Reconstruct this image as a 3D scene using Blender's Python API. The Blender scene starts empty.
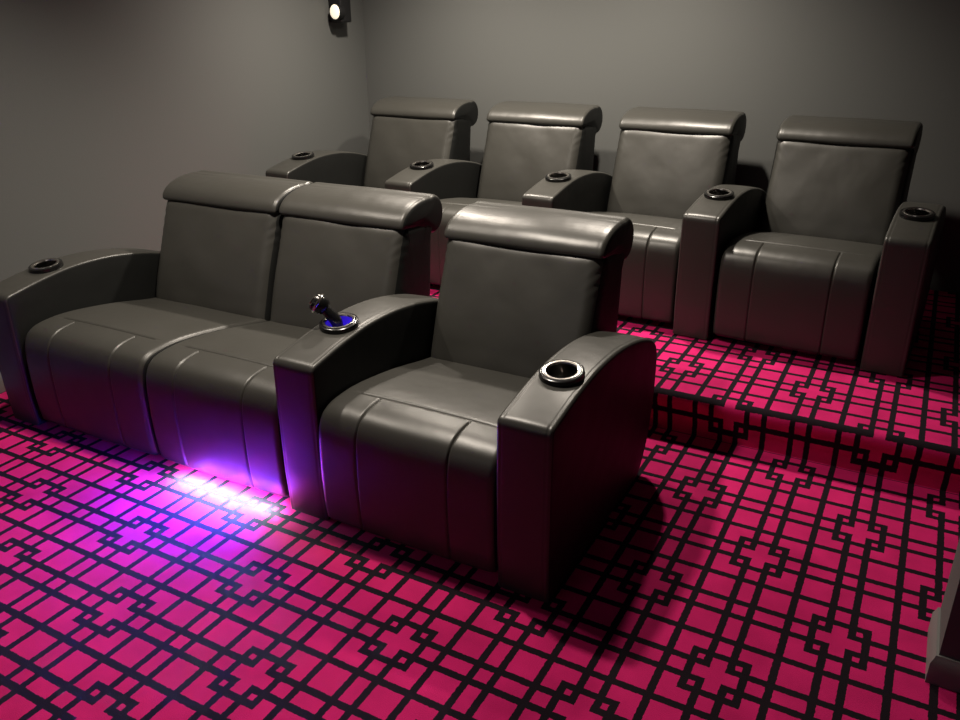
import bpy, bmesh, math, random
from mathutils import Vector, Matrix
random.seed(4)
SC = bpy.context.scene
COL = SC.collection
PI = math.pi

# ------------------------------------------------------------------ materials
def new_mat(name):
    m = bpy.data.materials.new(name); m.use_nodes = True
    nt = m.node_tree
    return m, nt, nt.nodes['Principled BSDF']

def math_node(nt, op, a, b=None, c=None):
    n = nt.nodes.new('ShaderNodeMath'); n.operation = op
    for i, v in enumerate((a, b, c)):
        if v is None: continue
        if isinstance(v, (int, float)): n.inputs[i].default_value = v
        else: nt.links.new(v, n.inputs[i])
    return n.outputs[0]

def plain(name, col, rough=.5, metal=0, spec=.5, emit=None, estr=0):
    m, nt, b = new_mat(name)
    b.inputs['Base Color'].default_value = (*col, 1)
    b.inputs['Roughness'].default_value = rough
    b.inputs['Metallic'].default_value = metal
    b.inputs['Specular IOR Level'].default_value = spec
    if emit:
        b.inputs['Emission Color'].default_value = (*emit, 1)
        b.inputs['Emission Strength'].default_value = estr
    return m

def leather(name, col, rough, spec=.55):
    m, nt, b = new_mat(name)
    tc = nt.nodes.new('ShaderNodeTexCoord')
    n1 = nt.nodes.new('ShaderNodeTexNoise'); n1.inputs['Scale'].default_value = 240; n1.inputs['Detail'].default_value = 3
    n2 = nt.nodes.new('ShaderNodeTexNoise'); n2.inputs['Scale'].default_value = 6; n2.inputs['Detail'].default_value = 2
    nt.links.new(tc.outputs['Object'], n1.inputs['Vector']); nt.links.new(tc.outputs['Object'], n2.inputs['Vector'])
    b1 = nt.nodes.new('ShaderNodeBump'); b1.inputs['Strength'].default_value = .08; b1.inputs['Distance'].default_value = .002
    b2 = nt.nodes.new('ShaderNodeBump'); b2.inputs['Strength'].default_value = .16; b2.inputs['Distance'].default_value = .03
    nt.links.new(n1.outputs['Fac'], b1.inputs['Height']); nt.links.new(n2.outputs['Fac'], b2.inputs['Height'])
    nt.links.new(b2.outputs['Normal'], b1.inputs['Normal']); nt.links.new(b1.outputs['Normal'], b.inputs['Normal'])
    b.inputs['Base Color'].default_value = (*col, 1)
    r = nt.nodes.new('ShaderNodeMapRange'); r.inputs['To Min'].default_value = rough - .05; r.inputs['To Max'].default_value = rough + .05
    nt.links.new(n2.outputs['Fac'], r.inputs['Value']); nt.links.new(r.outputs['Result'], b.inputs['Roughness'])
    b.inputs['Specular IOR Level'].default_value = spec
    return m

def paint(name, col, rough=.8):
    m, nt, b = new_mat(name)
    tc = nt.nodes.new('ShaderNodeTexCoord')
    n1 = nt.nodes.new('ShaderNodeTexNoise'); n1.inputs['Scale'].default_value = 160; n1.inputs['Detail'].default_value = 4
    nt.links.new(tc.outputs['Object'], n1.inputs['Vector'])
    bp = nt.nodes.new('ShaderNodeBump'); bp.inputs['Strength'].default_value = .12; bp.inputs['Distance'].default_value = .004
    nt.links.new(n1.outputs['Fac'], bp.inputs['Height']); nt.links.new(bp.outputs['Normal'], b.inputs['Normal'])
    b.inputs['Base Color'].default_value = (*col, 1); b.inputs['Roughness'].default_value = rough
    b.inputs['Specular IOR Level'].default_value = .25
    return m

T = .268            # carpet repeat across the rows
TY = T * 1.081      # repeat in depth
def carpet():
    m, nt, b = new_mat('patterned_carpet')
    M = lambda op, a, bb=None, c=None: math_node(nt, op, a, bb, c)
    uv = nt.nodes.new('ShaderNodeUVMap'); uv.uv_map = 'UVMap'
    tc = nt.nodes.new('ShaderNodeTexCoord')
    wob = nt.nodes.new('ShaderNodeTexNoise'); wob.inputs['Scale'].default_value = 90; wob.inputs['Detail'].default_value = 3
    nt.links.new(tc.outputs['Object'], wob.inputs['Vector'])
    sp = nt.nodes.new('ShaderNodeSeparateXYZ'); nt.links.new(uv.outputs['UV'], sp.inputs[0])
    jit = M('MULTIPLY', M('SUBTRACT', wob.outputs['Fac'], .5), .022)
    u = M('ADD', sp.outputs['X'], jit); v = M('ADD', sp.outputs['Y'], jit)
    ru, rv = M('ROUND', u), M('ROUND', v)
    ax, ay = M('ABSOLUTE', M('SUBTRACT', u, ru)), M('ABSOLUTE', M('SUBTRACT', v, rv))
    P2, RING, H = .114, .2576, .039
    near = lambda a, c: M('LESS_THAN', M('ABSOLUTE', M('SUBTRACT', a, c)), H)
    par = M('MODULO', M('ABSOLUTE', M('ADD', ru, rv)), 2)
    cross = M('LESS_THAN', par, .5)
    single = M('MAXIMUM', near(ax, .5), near(ay, .5))
    notc = M('SUBTRACT', 1, cross)
    pv = M('MULTIPLY', near(ax, P2), M('MAXIMUM', notc, M('GREATER_THAN', ay, P2 - H)))
    ph = M('MULTIPLY', near(ay, P2), M('MAXIMUM', notc, M('GREATER_THAN', ax, P2 - H)))
    ring = M('MULTIPLY', cross, near(M('MAXIMUM', ax, ay), RING))
    mask = M('MAXIMUM', M('MAXIMUM', single, ring), M('MAXIMUM', pv, ph))
    big = nt.nodes.new('ShaderNodeTexNoise'); big.inputs['Scale'].default_value = 7; big.inputs['Detail'].default_value = 5
    nt.links.new(tc.outputs['Object'], big.inputs['Vector'])
    fine = nt.nodes.new('ShaderNodeTexNoise'); fine.inputs['Scale'].default_value = 420; fine.inputs['Detail'].default_value = 2
    nt.links.new(tc.outputs['Object'], fine.inputs['Vector'])
    cr = nt.nodes.new('ShaderNodeValToRGB')
    cr.color_ramp.elements[0].position = .32; cr.color_ramp.elements[0].color = (.52, .009, .115, 1)
    cr.color_ramp.elements[1].position = .70; cr.color_ramp.elements[1].color = (.80, .018, .185, 1)
    nt.links.new(M('ADD', M('MULTIPLY', big.outputs['Fac'], .65), M('MULTIPLY', fine.outputs['Fac'], .35)), cr.inputs['Fac'])
    mx = nt.nodes.new('ShaderNodeMix'); mx.data_type = 'RGBA'
    nt.links.new(mask, mx.inputs[0]); nt.links.new(cr.outputs['Color'], mx.inputs[6]); mx.inputs[7].default_value = (.011, .0055, .010, 1)
    nt.links.new(mx.outputs[2], b.inputs['Base Color'])
    bp = nt.nodes.new('ShaderNodeBump'); bp.inputs['Strength'].default_value = .5; bp.inputs['Distance'].default_value = .006
    nt.links.new(fine.outputs['Fac'], bp.inputs['Height']); nt.links.new(bp.outputs['Normal'], b.inputs['Normal'])
    b.inputs['Roughness'].default_value = .95; b.inputs['Specular IOR Level'].default_value = .2
    return m

M_CARPET = carpet()
M_WALL = paint('charcoal_wall_paint', (.118, .122, .118))
M_CEIL = paint('dark_ceiling_paint', (.06, .06, .06))
M_BASE = paint('grey_trim_paint', (.20, .195, .19), .45)
M_LEATHER = leather('black_leather', (.043, .042, .037), .385)
M_LEATHER_SHADE = leather('black_leather_shaded', (.010, .0105, .0100), .55, .22)  # same leather, darkened: shade on the sides put into the colour
M_BLACK = plain('black_gloss_plastic', (.008, .008, .008), .22)
M_MATTE = plain('black_matte_metal', (.010, .010, .011), .5)
M_CHROME = plain('polished_chrome', (.62, .59, .55), .24, 1)
M_CUP = plain('dark_cup_metal', (.30, .29, .28), .16, 1)
M_BLUECUP = plain('blue_lit_cup', (.1, .08, .3), .3, .3, .5, (.06, .02, 1), .28)
M_LED = plain('violet_led', (.3, .2, 1), .4, 0, .5, (.24, .12, 1), 30)
M_LENS = plain('warm_lens', (1, .9, .7), .3, 0, .5, (1, .88, .66), .9)

# ------------------------------------------------------------------ helpers
def obj(name, bm, mats, parent=None, smooth=True, angle=40):
    me = bpy.data.meshes.new(name); bmesh.ops.recalc_face_normals(bm, faces=bm.faces[:]); bm.to_mesh(me); bm.free()
    for m in (mats if isinstance(mats, (list, tuple)) else [mats]): me.materials.append(m)
    if smooth:
        me.polygons.foreach_set('use_smooth', [True] * len(me.polygons))
        me.set_sharp_from_angle(angle=math.radians(angle))
    o = bpy.data.objects.new(name, me); COL.objects.link(o)
    if parent: o.parent = parent
    return o

def thing(name, label, cat, loc, group=None, rotz=0):
    o = bpy.data.objects.new(name, None); COL.objects.link(o)
    o.empty_display_size = .1
    o.location = loc; o.rotation_euler.z = rotz
    o['label'] = label; o['category'] = cat
    if group: o['group'] = group
    return o

def struct(o):
    o['kind'] = 'structure'; return o

def rounded(poly, radii, seg=8):
    """Closed polygon with its corners rounded."""
    out = []; n = len(poly)
    for i in range(n):
        p = Vector(poly[i]); a = Vector(poly[i-1]) - p; b = Vector(poly[(i+1) % n]) - p
        r = radii[i] if isinstance(radii, (list, tuple)) else radii
        if r <= 0: out.append(p); continue
        la, lb = a.length, b.length; a.normalize(); b.normalize()
        ang = a.angle(b); t = min(r / math.tan(ang / 2), .48 * la, .48 * lb)
        p0, p1 = p + a * t, p + b * t
        for k in range(seg + 1):
            s = k / seg
            out.append(p0 * (1-s)**2 + p * 2*s*(1-s) + p1 * s*s)
    return out

def resample(pts, n):
    pts = [Vector(p) for p in pts]; L = [0]
    for i in range(len(pts)): L.append(L[-1] + (pts[(i+1) % len(pts)] - pts[i]).length)
    out = []; j = 0
    for k in range(n):
        s = L[-1] * k / n
        while L[j+1] < s: j += 1
        f = (s - L[j]) / max(1e-9, L[j+1] - L[j])
        out.append(pts[j].lerp(pts[(j+1) % len(pts)], f))
    return out

def catmull(pts, seg=6):
    P = [Vector(p) for p in pts]; out = []
    for i in range(len(P) - 1):
        p0 = P[max(0, i-1)]; p1 = P[i]; p2 = P[i+1]; p3 = P[min(len(P)-1, i+2)]
        for k in range(seg):
            t = k / seg
            out.append(.5 * ((2*p1) + (p2-p0)*t + (2*p0-5*p1+4*p2-p3)*t*t + (3*p1-p0-3*p2+p3)*t**3))
    out.append(P[-1]); return out

def sweep(prof, w, r, n=120, nx=40, disp=None, bulge=.0, nr=7):
    """Upholstered slab: the closed (y,z) profile swept across x, edges rounded by r, ends closed, disp(x,y,z,ny,nz) along the normal."""
    bm = bmesh.new()
    pr = resample(prof, n)
    area = sum(pr[i].x * pr[(i+1) % n].y - pr[(i+1) % n].x * pr[i].y for i in range(n))
    sg = 1 if area > 0 else -1
    nor = []
    for i in range(n):
        t = (pr[(i+1) % n] - pr[i-1]).normalized(); nor.append(Vector((t.y, -t.x)) * sg)
    h = w / 2
    st = []
    for k in range(nr):
        th = PI/2 * k / nr
        st.append((-(h - r + r * math.cos(th)), r * (1 - math.sin(th))))
    left = st
    mid = [(-(h - r) + 2 * (h - r) * k / nx, 0) for k in range(nx + 1)]
    right = [(-x, i) for x, i in reversed(left)]
    rings = []
    for x, ins in left + mid + right:
        ring = []
        for p, m in zip(pr, nor):
            d = disp(x, p.x, p.y, m.x, m.y) if disp else 0
            q = p + m * (d - ins)
            ring.append(bm.verts.new((x, q.x, q.y)))
        rings.append(ring)
    for a, b in zip(rings, rings[1:]):
        for i in range(n):
            bm.faces.new((a[i], a[(i+1) % n], b[(i+1) % n], b[i]))
    for ring, s in ((rings[0], -1), (rings[-1], 1)):
        c = Vector((0, 0, 0))
        for v in ring: c += v.co
        c /= n
        prev = ring
        if bulge:
            for f in (.8, .5, .22):
                cur = [bm.verts.new(c + (v.co - c) * f + Vector((s * bulge * (1 - f*f), 0, 0))) for v in ring]
                for i in range(n): bm.faces.new((prev[i], prev[(i+1) % n], cur[(i+1) % n], cur[i]))
                prev = cur
            cv = bm.verts.new(c + Vector((s * bulge, 0, 0)))
            for i in range(n): bm.faces.new((prev[i], prev[(i+1) % n], cv))
        else:
            bm.faces.new(ring)
    return bm

def add_lathe(bm, prof, seg=40, mat=0, mtx=Matrix()):
    rings = []
    for r, z in prof:
        if r < 1e-6: rings.append([bm.verts.new(mtx @ Vector((0, 0, z)))])
        else: rings.append([bm.verts.new(mtx @ Vector((r*math.cos(2*PI*k/seg), r*math.sin(2*PI*k/seg), z))) for k in range(seg)])
    for a, b in zip(rings, rings[1:]):
        for k in range(seg):
            j = (k+1) % seg
            if len(a) == 1 and len(b) == 1: continue
            if len(a) == 1: f = bm.faces.new((a[0], b[k], b[j]))
            elif len(b) == 1: f = bm.faces.new((a[k], a[j], b[0]))
            else: f = bm.faces.new((a[k], a[j], b[j], b[k]))
            f.material_index = mat

def add_box(bm, x0, x1, y0, y1, z0, z1, bev=0, seg=2):
    r = bmesh.ops.create_cube(bm, size=1)
    vs = r['verts']
    for v in vs: v.co = Vector(((x0+x1)/2 + v.co.x*(x1-x0), (y0+y1)/2 + v.co.y*(y1-y0), (z0+z1)/2 + v.co.z*(z1-z0)))
    if bev:
        es = list({e for v in vs for e in v.link_edges})
        bmesh.ops.bevel(bm, geom=es, offset=bev, segments=seg, affect='EDGES', profile=.5)

def add_tube(bm, pts, rad, seg=16, mat=0):
    pts = [Vector(p) for p in pts]; rings = []
    up = Vector((0, 1, .01))
    for i, p in enumerate(pts):
        t = (pts[min(i+1, len(pts)-1)] - pts[max(i-1, 0)]).normalized()
        a = t.cross(up).normalized(); b = t.cross(a)
        rr = rad[i] if isinstance(rad, (list, tuple)) else rad
        rings.append([bm.verts.new(p + (a*math.cos(2*PI*k/seg) + b*math.sin(2*PI*k/seg)) * rr) for k in range(seg)])
    for a, b in zip(rings, rings[1:]):
        for k in range(seg):
            bm.faces.new((a[k], a[(k+1) % seg], b[(k+1) % seg], b[k])).material_index = mat
    bm.faces.new(rings[0][::-1]).material_index = mat; bm.faces.new(rings[-1]).material_index = mat

# ------------------------------------------------------------------ the room
XL, XR, YF, YB, ZC = -3.36, 1.75, -4.2, 2.62, 2.5
STEP_Y, STEP_Z = .705, .19
def floor_mesh():
    bm = bmesh.new(); uvl = bm.loops.layers.uv.new('UVMap')
    ctrl = [(YF, 0), (STEP_Y - .006, 0), (STEP_Y, .004), (STEP_Y - .012, .07), (STEP_Y - .036, .135)]
    cx, cz, rr = STEP_Y - .012, STEP_Z - .03, .03
    for k in range(9):
        a = PI + .25 - (PI/2 + .25) * k / 8
        ctrl.append((cx + rr * math.cos(a), cz + rr * math.sin(a)))
    ctrl += [(STEP_Y + .3, STEP_Z), (YB, STEP_Z)]
    s = [0]
    for a, b in zip(ctrl, ctrl[1:]): s.append(s[-1] + math.hypot(b[0]-a[0], b[1]-a[1]))
    off = s[1] - (STEP_Y - .006)
    top = s[-3]
    uvs = [top - (top - q) * .74 if 0 < z < STEP_Z - .004 and q < top else q for (y, z), q in zip(ctrl, s)]
    rows = []
    for (y, z), q in zip(ctrl, uvs): rows.append(((bm.verts.new((XL, y, z)), bm.verts.new((XR, y, z))), q - off))
    for (a, sa), (b, sb) in zip(rows, rows[1:]):
        f = bm.faces.new((a[0], a[1], b[1], b[0]))
        for l, (x, q) in zip(f.loops, ((XL, sa), (XR, sa), (XR, sb), (XL, sb))): l[uvl].uv = (x / T, q / TY)
    return bm
struct(obj('floor', floor_mesh(), M_CARPET, angle=60))

def slab(name, x0, x1, y0, y1, z0, z1, m, bev=0):
    bm = bmesh.new(); add_box(bm, x0, x1, y0, y1, z0, z1, bev); return struct(obj(name, bm, m, smooth=bool(bev)))
slab('wall_left', XL - .12, XL, YF, YB + .12, 0, ZC, M_WALL)
slab('wall_back', XL, XR, YB, YB + .12, 0, ZC, M_WALL)
slab('wall_right', XR, XR + .12, YF, YB + .12, 0, ZC, M_WALL)
slab('wall_front', XL, XR, YF - .12, YF, 0, ZC, M_WALL)
slab('ceiling', XL - .12, XR + .12, YF - .12, YB + .12, ZC, ZC + .1, M_CEIL)
# short partition that ends beside the aisle on the right
PX, PY0, PY1 = .500, -.328, -.125
slab('wall_partition', PX, XR, PY0, PY1, 0, ZC, M_WALL)

def base_prof(name, path, hgt=.09, th=.016):
    """Skirting along a floor path (x,y); its body lies on the left of the walking direction."""
    bm = bmesh.new()
    P = [Vector(p) for p in path]; prof = [(0, 0), (th, 0), (th, hgt - .022), (th * .55, hgt - .008), (th * .4, hgt), (0, hgt)]
    rings = []
    for i, p in enumerate(P):
        d0 = (P[i] - P[i-1]).normalized() if i else (P[1] - P[0]).normalized()
        d1 = (P[i+1] - P[i]).normalized() if i < len(P)-1 else d0
        n0, n1 = Vector((-d0.y, d0.x)), Vector((-d1.y, d1.x))
        m = (n0 + n1).normalized(); m = m / max(.3, m.dot(n0))
        rings.append([bm.verts.new((p.x + m.x * o, p.y + m.y * o, z)) for o, z in prof])
    for a, b in zip(rings, rings[1:]):
        for k in range(len(prof)): bm.faces.new((a[k], a[(k+1) % len(prof)], b[(k+1) % len(prof)], b[k]))
    bm.faces.new(rings[0]); bm.faces.new(rings[-1][::-1])
    return struct(obj(name, bm, M_BASE, angle=30))
base_prof('baseboard_left', [(XL, STEP_Y - .03), (XL, YF)])
base_prof('baseboard_partition', [(PX, PY1), (PX, PY0), (XR, PY0)][::-1], .085)

# ------------------------------------------------------------------ theatre seat parts (local: x across, -y to the front)
def smooth01(a, b, v):
    t = min(1, max(0, (v - a) / (b - a))); return t*t*(3 - 2*t)
def groove(d, wd, depth): return -depth * math.exp(-(d / wd) ** 2)

def seat_bm(w):
    top = [(.24, .370), (.10, .392), (-.10, .432), (-.30, .458), (-.42, .457)]
    front = [(-.485, .440), (-.518, .405), (-.533, .34), (-.536, .22), (-.532, .11), (-.524, .045)]
    prof = catmull(top + front, 8) + [Vector(p) for p in ((-.512, .032), (-.40, .036), (.22, .036))]
    def disp(x, y, z, ny, nz):
        d = 0
        ontop = nz > .55 and y > -.46
        isfront = ny < -.3 or y < -.385
        e = w/2 - abs(x)
        if nz > .2 or ny < -.3:
            d += -.004 * math.exp(-e / .03)                       # edges pulled down
            d += .004 * math.cos(PI * x / w)
        if isfront and z > .03:
            for sx in (-.255 * w, .255 * w): d += groove(x - sx, .0035, .0060)
        if nz > .5:
            d += groove(y + .375, .0038, .0060) * (1 - smooth01(w/2 - .10, w/2 - .03, abs(x)))
        return d
    return sweep(prof, w, .024, n=420, nx=190, disp=disp)

def taper(bm, z0=.42, z1=.93, amount=.0):
    for v in bm.verts: v.co.x *= 1 - amount * smooth01(z0, z1, v.co.z)
    return bm

def back_bm(w, seed=0):
    fr = [(.155, .25), (.135, .36), (.160, .46), (.195, .56), (.232, .66), (.268, .76), (.288, .822)]
    prof = catmull(fr, 8) + [Vector(p) for p in ((.316, .842), (.525, .842), (.53, .75), (.51, .50), (.46, .27), (.34, .23))]
    rnd = random.Random(seed)
    ph = [rnd.uniform(0, 6) for _ in range(6)]
    def disp(x, y, z, ny, nz):
        if ny > -.2: return 0
        u = x / (w/2); s = min(1, max(0, (z - .30) / .53))
        d = .020 * (1 - u**4) * math.sin(PI * min(1, s*1.02)) ** .8
        d -= .006 * math.exp(-((z - .826) / .016) ** 2)
        e = 1 - abs(u)
        cor = math.exp(-((z - .755) / .07) ** 2) * math.exp(-(e / .13) ** 2)
        k = (z * 1.0 + e * .35)
        d += cor * .0030 * math.sin(k * 150 + ph[0])
        d += .0016 * math.sin(5*u + ph[1] + z * 9) * math.sin(z * 14 + ph[2]) + 0.0010 * math.sin(9*u + ph[3]) * math.sin(z * 23 + ph[4])
        return d
    return taper(sweep(prof, w, .055, n=170, nx=64, disp=disp, bulge=.004))

def headrest_bm(w):
    c, r = Vector((.528, .834)), .083
    arc = [c + r * Vector((math.cos(a), math.sin(a))) for a in [math.radians(104 - k * 13) for k in range(17)]]
    prof = catmull([(.300, .812), (.285, .820), (.281, .833), (.290, .856), (.320, .883), (.372, .904), (.440, .915)] + [tuple(p) for p in arc], 3) + [Vector((.40, .800))]
    def disp(x, y, z, ny, nz):
        e = w/2 - abs(x)
        d = .0022 * math.sin(x * 11 + 1) * (1 if ny < 0 else .3)
        d += groove(e - .026, .003, .0015)
        return d
    return taper(sweep(prof, w, .024, n=130, nx=80, disp=disp, bulge=.006))

AW = .172
ARM_TOP = [(-.538, .578), (-.46, .598), (-.36, .616), (-.22, .632), (-.06, .630), (.08, .612), (.22, .580), (.33, .540), (.385, .505)]
def arm_top_z(y):
    for a, b in zip(ARM_TOP, ARM_TOP[1:]):
        if a[0] <= y <= b[0]: return a[1] + (b[1]-a[1]) * (y-a[0]) / (b[0]-a[0])
    return .6
def arm_bm(w=AW):
    corner = rounded([(-.530, .006), (-.540, .16), (-.542, .40), (-.540, .582), (-.44, .602)], [0, .3, .4, .026, 0], 6)
    head = [Vector(p) for p in corner[1:-1]]
    tail = catmull(ARM_TOP[1:], 6)
    rear = catmull([(.405, .47), (.412, .40), (.405, .27), (.365, .12), (.30, .03), (.27, .006)], 6)
    prof = [Vector((-.530, .006))] + head + tail + rear
    def disp(x, y, z, ny, nz):
        e = w/2 - abs(x)
        return groove(e - .016, .003, .0018) + (.003 * math.cos(PI * x / w) if ny < -.7 or nz > .7 else 0)
    return sweep(prof, w, .013, n=220, nx=40, disp=disp, bulge=.003, nr=5)

CUP_Y = -.285
CUP_TILT = math.atan2(.632 - .608, .18)
def cut_cup_hole(arm):
    """Bore the cup well through the armrest top."""
    bm = bmesh.new()
    add_lathe(bm, [(0, -.09), (.0475, -.09), (.0475, .08), (0, .08)], 40)
    me = bpy.data.meshes.new('cutter'); bmesh.ops.recalc_face_normals(bm, faces=bm.faces[:]); bm.to_mesh(me); bm.free()
    c = bpy.data.objects.new('cutter', me); COL.objects.link(c)
    c.location = (0, CUP_Y, arm_top_z(CUP_Y)); c.rotation_euler.x = CUP_TILT
    mod = arm.modifiers.new('bore', 'BOOLEAN'); mod.operation = 'DIFFERENCE'; mod.object = c; mod.solver = 'EXACT'
    bpy.context.view_layer.update()
    dg = bpy.context.evaluated_depsgraph_get()
    new = bpy.data.meshes.new_from_object(arm.evaluated_get(dg))
    arm.modifiers.clear(); old = arm.data; arm.data = new
    bpy.data.meshes.remove(old); bpy.data.objects.remove(c); bpy.data.meshes.remove(me)
    new.name = 'armrest'

def cup_mesh(lit=False):
    bm = bmesh.new()
    add_lathe(bm, [(.048, .000), (.067, -.001), (.0680, .006), (.0668, .018), (.0610, .0215), (.0570, .0205)], 56, 0)      # black flange
    add_lathe(bm, [(.0570, .0195), (.0560, .0222), (.0530, .0230), (.0470, .0212), (.0450, .016)], 56, 1)     # bright lip
    add_lathe(bm, [(.0450, .016), (.0440, -.005), (.0425, -.035), (.0405, -.064), (.036, -.070), (0, -.070)], 56, 2)
    add_lathe(bm, [(.050, -.004), (.0463, -.02), (.0463, -.085), (0, -.085)], 40, 0)
    me = bpy.data.meshes.new('cup_holder'); bmesh.ops.recalc_face_normals(bm, faces=bm.faces[:]); bm.to_mesh(me); bm.free()
    for m in (M_BLACK, M_CHROME, M_BLUECUP if lit else M_CUP): me.materials.append(m)
    me.polygons.foreach_set('use_smooth', [True] * len(me.polygons)); me.set_sharp_from_angle(angle=math.radians(50))
    return me
CUP_ME, CUP_LIT_ME = cup_mesh(), cup_mesh(True)

# one armrest mesh for every arm
_a = obj('armrest', arm_bm(), M_LEATHER, angle=60); cut_cup_hole(_a); ARM_ME = _a.data; bpy.data.objects.remove(_a)
W = .672
def mesh_of(name, bm, m, ang=60):
    o = obj(name, bm, m, angle=ang); me = o.data; bpy.data.objects.remove(o); return me
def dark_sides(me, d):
    """Paint shade onto the side faces with the darkened copy of the leather."""
    me.materials.append(M_LEATHER_SHADE)
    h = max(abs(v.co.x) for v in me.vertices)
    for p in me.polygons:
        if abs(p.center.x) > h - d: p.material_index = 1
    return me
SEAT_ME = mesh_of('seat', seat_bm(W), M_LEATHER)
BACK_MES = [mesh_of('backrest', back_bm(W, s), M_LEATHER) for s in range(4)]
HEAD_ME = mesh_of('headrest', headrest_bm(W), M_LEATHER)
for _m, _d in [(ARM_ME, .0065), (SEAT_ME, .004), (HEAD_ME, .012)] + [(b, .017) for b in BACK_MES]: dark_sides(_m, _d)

def put(name, me, parent, loc=(0, 0, 0), sx=1):
    o = bpy.data.objects.new(name, me); COL.objects.link(o); o.parent = parent; o.location = loc; o.scale.x = sx; return o
def add_seat(root, x, width, k=0):
    s = width / W
    put('seat', SEAT_ME, root, (x, 0, 0), s)
    put('backrest', BACK_MES[k % 4], root, (x, 0, 0), s)
    put('headrest', HEAD_ME, root, (x, 0, 0), s)
def add_arm(root, x, lit=False, y=0):
    a = put('armrest', ARM_ME, root, (x, y, 0))
    c = put('cup_holder', CUP_LIT_ME if lit else CUP_ME, a, (0, CUP_Y, arm_top_z(CUP_Y) + .001))
    c.rotation_euler.x = CUP_TILT
    if lit: c['label'] = 'cup holder glowing blue inside'
    return a

# front row: a two-seat unit with one arm, and a single recliner with two
JX = -2.172
love = thing('theater_loveseat', 'black leather two-seat theater loveseat with violet light glowing on the carpet beneath', 'sofa', (JX, .015, 0), None, math.radians(.8))
add_arm(love, -2.962 - JX)
add_seat(love, -2.521 - JX, .690, 1)
add_seat(love, -1.846 - JX, .640, 2)
bm = bmesh.new(); add_box(bm, -2.06 - JX, -1.60 - JX, -.462, -.448, .022, .034, .002)
led = obj('light_strip', bm, M_LED, love); led['label'] = 'violet light strip under the right seat'

SX = -1.005
single = thing('theater_recliner', 'single black leather recliner in the front row, beside the open carpeted aisle', 'recliner', (SX, -.005, 0))
add_arm(single, -1.422 - SX, True, .03)
add_seat(single, SX - SX, .654, 0)
add_arm(single, -.584 - SX)

# back row on the platform
P = .828; X0 = -3.083
REAR = ['black leather recliner at the left end of the raised back row beside the left wall',
        'second black recliner from the left wall on the raised back row, behind the loveseat',
        'third black recliner from the left wall on the raised row, behind the single one',
        'rightmost black leather recliner on the raised back row, with cup holders on both arms']
for k in range(4):
    ax = X0 + P * k; cx = ax + P / 2
    r = thing('theater_recliner', REAR[k], 'recliner', (cx + (0, 0, .004, .024)[k], (1.84, 1.87, 1.875, 1.800)[k], STEP_Z), 'recliners on the raised back row', math.radians((.8, 0, -.8, -2.8)[k]))
    add_arm(r, ax - cx)
    add_seat(r, 0, P - AW - .024, k + 1)
    if k == 3: add_arm(r, P / 2)

# ------------------------------------------------------------------ black swivel mount in the lit cup holder
mz = arm_top_z(CUP_Y)
mount = thing('swivel_mount', 'small glossy black swivel mount standing in the blue-lit cup holder of the middle arm', 'mount', (-1.422, CUP_Y + .03, mz - .068))
bm = bmesh.new(); add_lathe(bm, [(0, .0), (.022, .0), (.024, .012), (.021, .030), (.018, .05), (0, .05)], 28, 0, Matrix.Translation((-.008, -.002, .004)))
obj('base', bm, M_BLACK, mount)
bm = bmesh.new()
add_tube(bm, catmull([(-.008, -.002, .04), (-.014, -.002, .080), (-.036, -.009, .110), (-.060, -.016, .133)], 6), [.0195]*6 + [.0205]*6 + [.020]*7, 24)
obj('stem', bm, M_BLACK, mount)
bm = bmesh.new()
tilt = Matrix.Translation((-.070, -.019, .141)) @ Matrix.Scale(1.12, 4) @ Matrix.Rotation(math.radians(-52), 4, 'Y') @ Matrix.Rotation(math.radians(22), 4, 'X')
add_lathe(bm, [(0, -.030), (.016, -.029), (.026, -.020), (.031, -.006), (.031, .008), (.026, .019), (.014, .0245), (0, .025)], 32, 0, tilt)
head = obj('clamp_head', bm, M_BLACK, mount)
bm = bmesh.new()
add_lathe(bm, [(.0305, .001), (.0328, .003), (.0328, .008), (.0300, .010)], 32, 0, tilt)
add_lathe(bm, [(.0160, .0232), (.0172, .0258), (.0130, .0268), (.0110, .0250)], 32, 0, tilt)
cr = obj('trim_ring', bm, M_CHROME, head); cr['label'] = 'shiny metal trim on the mount head'

# ------------------------------------------------------------------ wall lamp high on the left wall
lamp = thing('wall_lamp', 'small black lamp with a round lit lens on the left wall near the corner', 'lamp', (XL, 2.26, 1.56))
bm = bmesh.new(); add_box(bm, 0, .10, -.012, .10, 0, .40, .010, 3); obj('housing', bm, M_MATTE, lamp)
bm = bmesh.new()
face = Matrix.Translation((.082, -.045, .064)) @ Matrix.Rotation(math.radians(-9), 4, 'Z') @ Matrix.Rotation(math.radians(90), 4, 'X')
add_lathe(bm, [(0, -.05), (.040, -.05), (.0425, -.044), (.0445, .004), (.0438, .006), (0, .006)], 40, 0, face)
obj('lamp_head', bm, M_MATTE, lamp)
bm = bmesh.new(); add_lathe(bm, [(.0437, .0062), (.041, .010), (.032, .0135), (.018, .0160), (0, .0168)], 40, 0, face)
obj('lens', bm, M_LENS, lamp)

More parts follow.
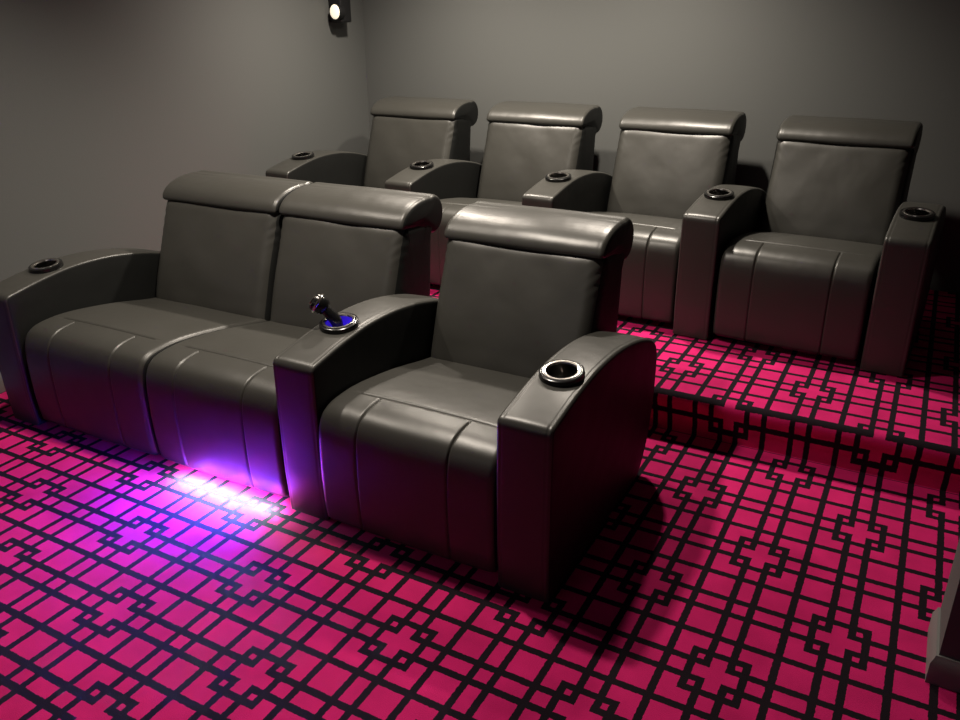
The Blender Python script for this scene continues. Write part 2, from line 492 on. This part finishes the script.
# ------------------------------------------------------------------ lights
def light(kind, name, loc, energy, col, aim=None, **kw):
    d = bpy.data.lights.new(name, kind); d.energy = energy; d.color = col
    for k, v in kw.items(): setattr(d, k, v)
    o = bpy.data.objects.new(name, d); COL.objects.link(o); o.location = loc
    if aim is not None: o.rotation_euler = (Vector(aim) - Vector(loc)).to_track_quat('-Z', 'Y').to_euler()
    return o
WARM = (1, .89, .76)
def down(name, x, y, e, size=150, rad=.05, col=WARM, blend=1, aim=None):
    return light('SPOT', name, (x, y, ZC - .03), e, col, aim or (x, y, 0), spot_size=math.radians(size), spot_blend=blend, shadow_soft_size=rad)
down('downlight_rear_middle', -1.2, 1.68, 210)
down('downlight_rear_left', -2.35, 1.64, 225)
down('downlight_front_middle', -1.5, -.16, 165, 128)
down('downlight_front_left', -2.5, -.30, 88, 116)
light('AREA', 'front_fill', (-1.2, -3.6, 2.2), 3.5, (1, .93, .86), (-1.2, 0, .4), shape='RECTANGLE', size=2.4, size_y=.8)  # added fill lamp, no real fixture: offsets the pink cast on chair fronts
# under-seat strip and cup-holder glow
VIOLET = (.05, .06, 1)
light('AREA', 'strip_core', (-1.79, -.534, .042), 12, (.66, .88, 1), (-1.79, -.552, 0), shape='RECTANGLE', size=.48, size_y=.03)
light('AREA', 'strip_glow', (-1.81, -.552, .065), 24, VIOLET, (-1.84, -.63, 0), shape='RECTANGLE', size=.44, size_y=.02)
light('AREA', 'strip_spill', (-1.86, -.60, .16), 24, VIOLET, (-1.93, -1.06, 0), shape='RECTANGLE', size=.36, size_y=.04)
light('AREA', 'strip_upward', (-1.79, -.562, .012), 2.2, (.03, .04, 1), (-1.79, -.52, .10), shape='RECTANGLE', size=.42, size_y=.02)
light('POINT', 'cup_glow', (-1.410, CUP_Y + .03, mz - .025), .22, (.12, .05, 1), shadow_soft_size=.01)

w = bpy.data.worlds.new('room_ambient'); w.use_nodes = True; SC.world = w
w.node_tree.nodes['Background'].inputs[0].default_value = (.5, .5, .5, 1); w.node_tree.nodes['Background'].inputs[1].default_value = .02

# ------------------------------------------------------------------ camera
cd = bpy.data.cameras.new('camera'); cam = bpy.data.objects.new('camera', cd); COL.objects.link(cam)
cd.sensor_width = 36; cd.lens = 812.34 / 960 * 36; cd.clip_start = .05
cam.location = (.2556, -2.3087, 1.6042)
cam.rotation_euler = [math.radians(a) for a in (66.933, .402, 28.710)]
SC.camera = cam
SC.view_settings.view_transform = 'Standard'
SC.view_settings.look = 'None'
SC.view_settings.exposure = 0
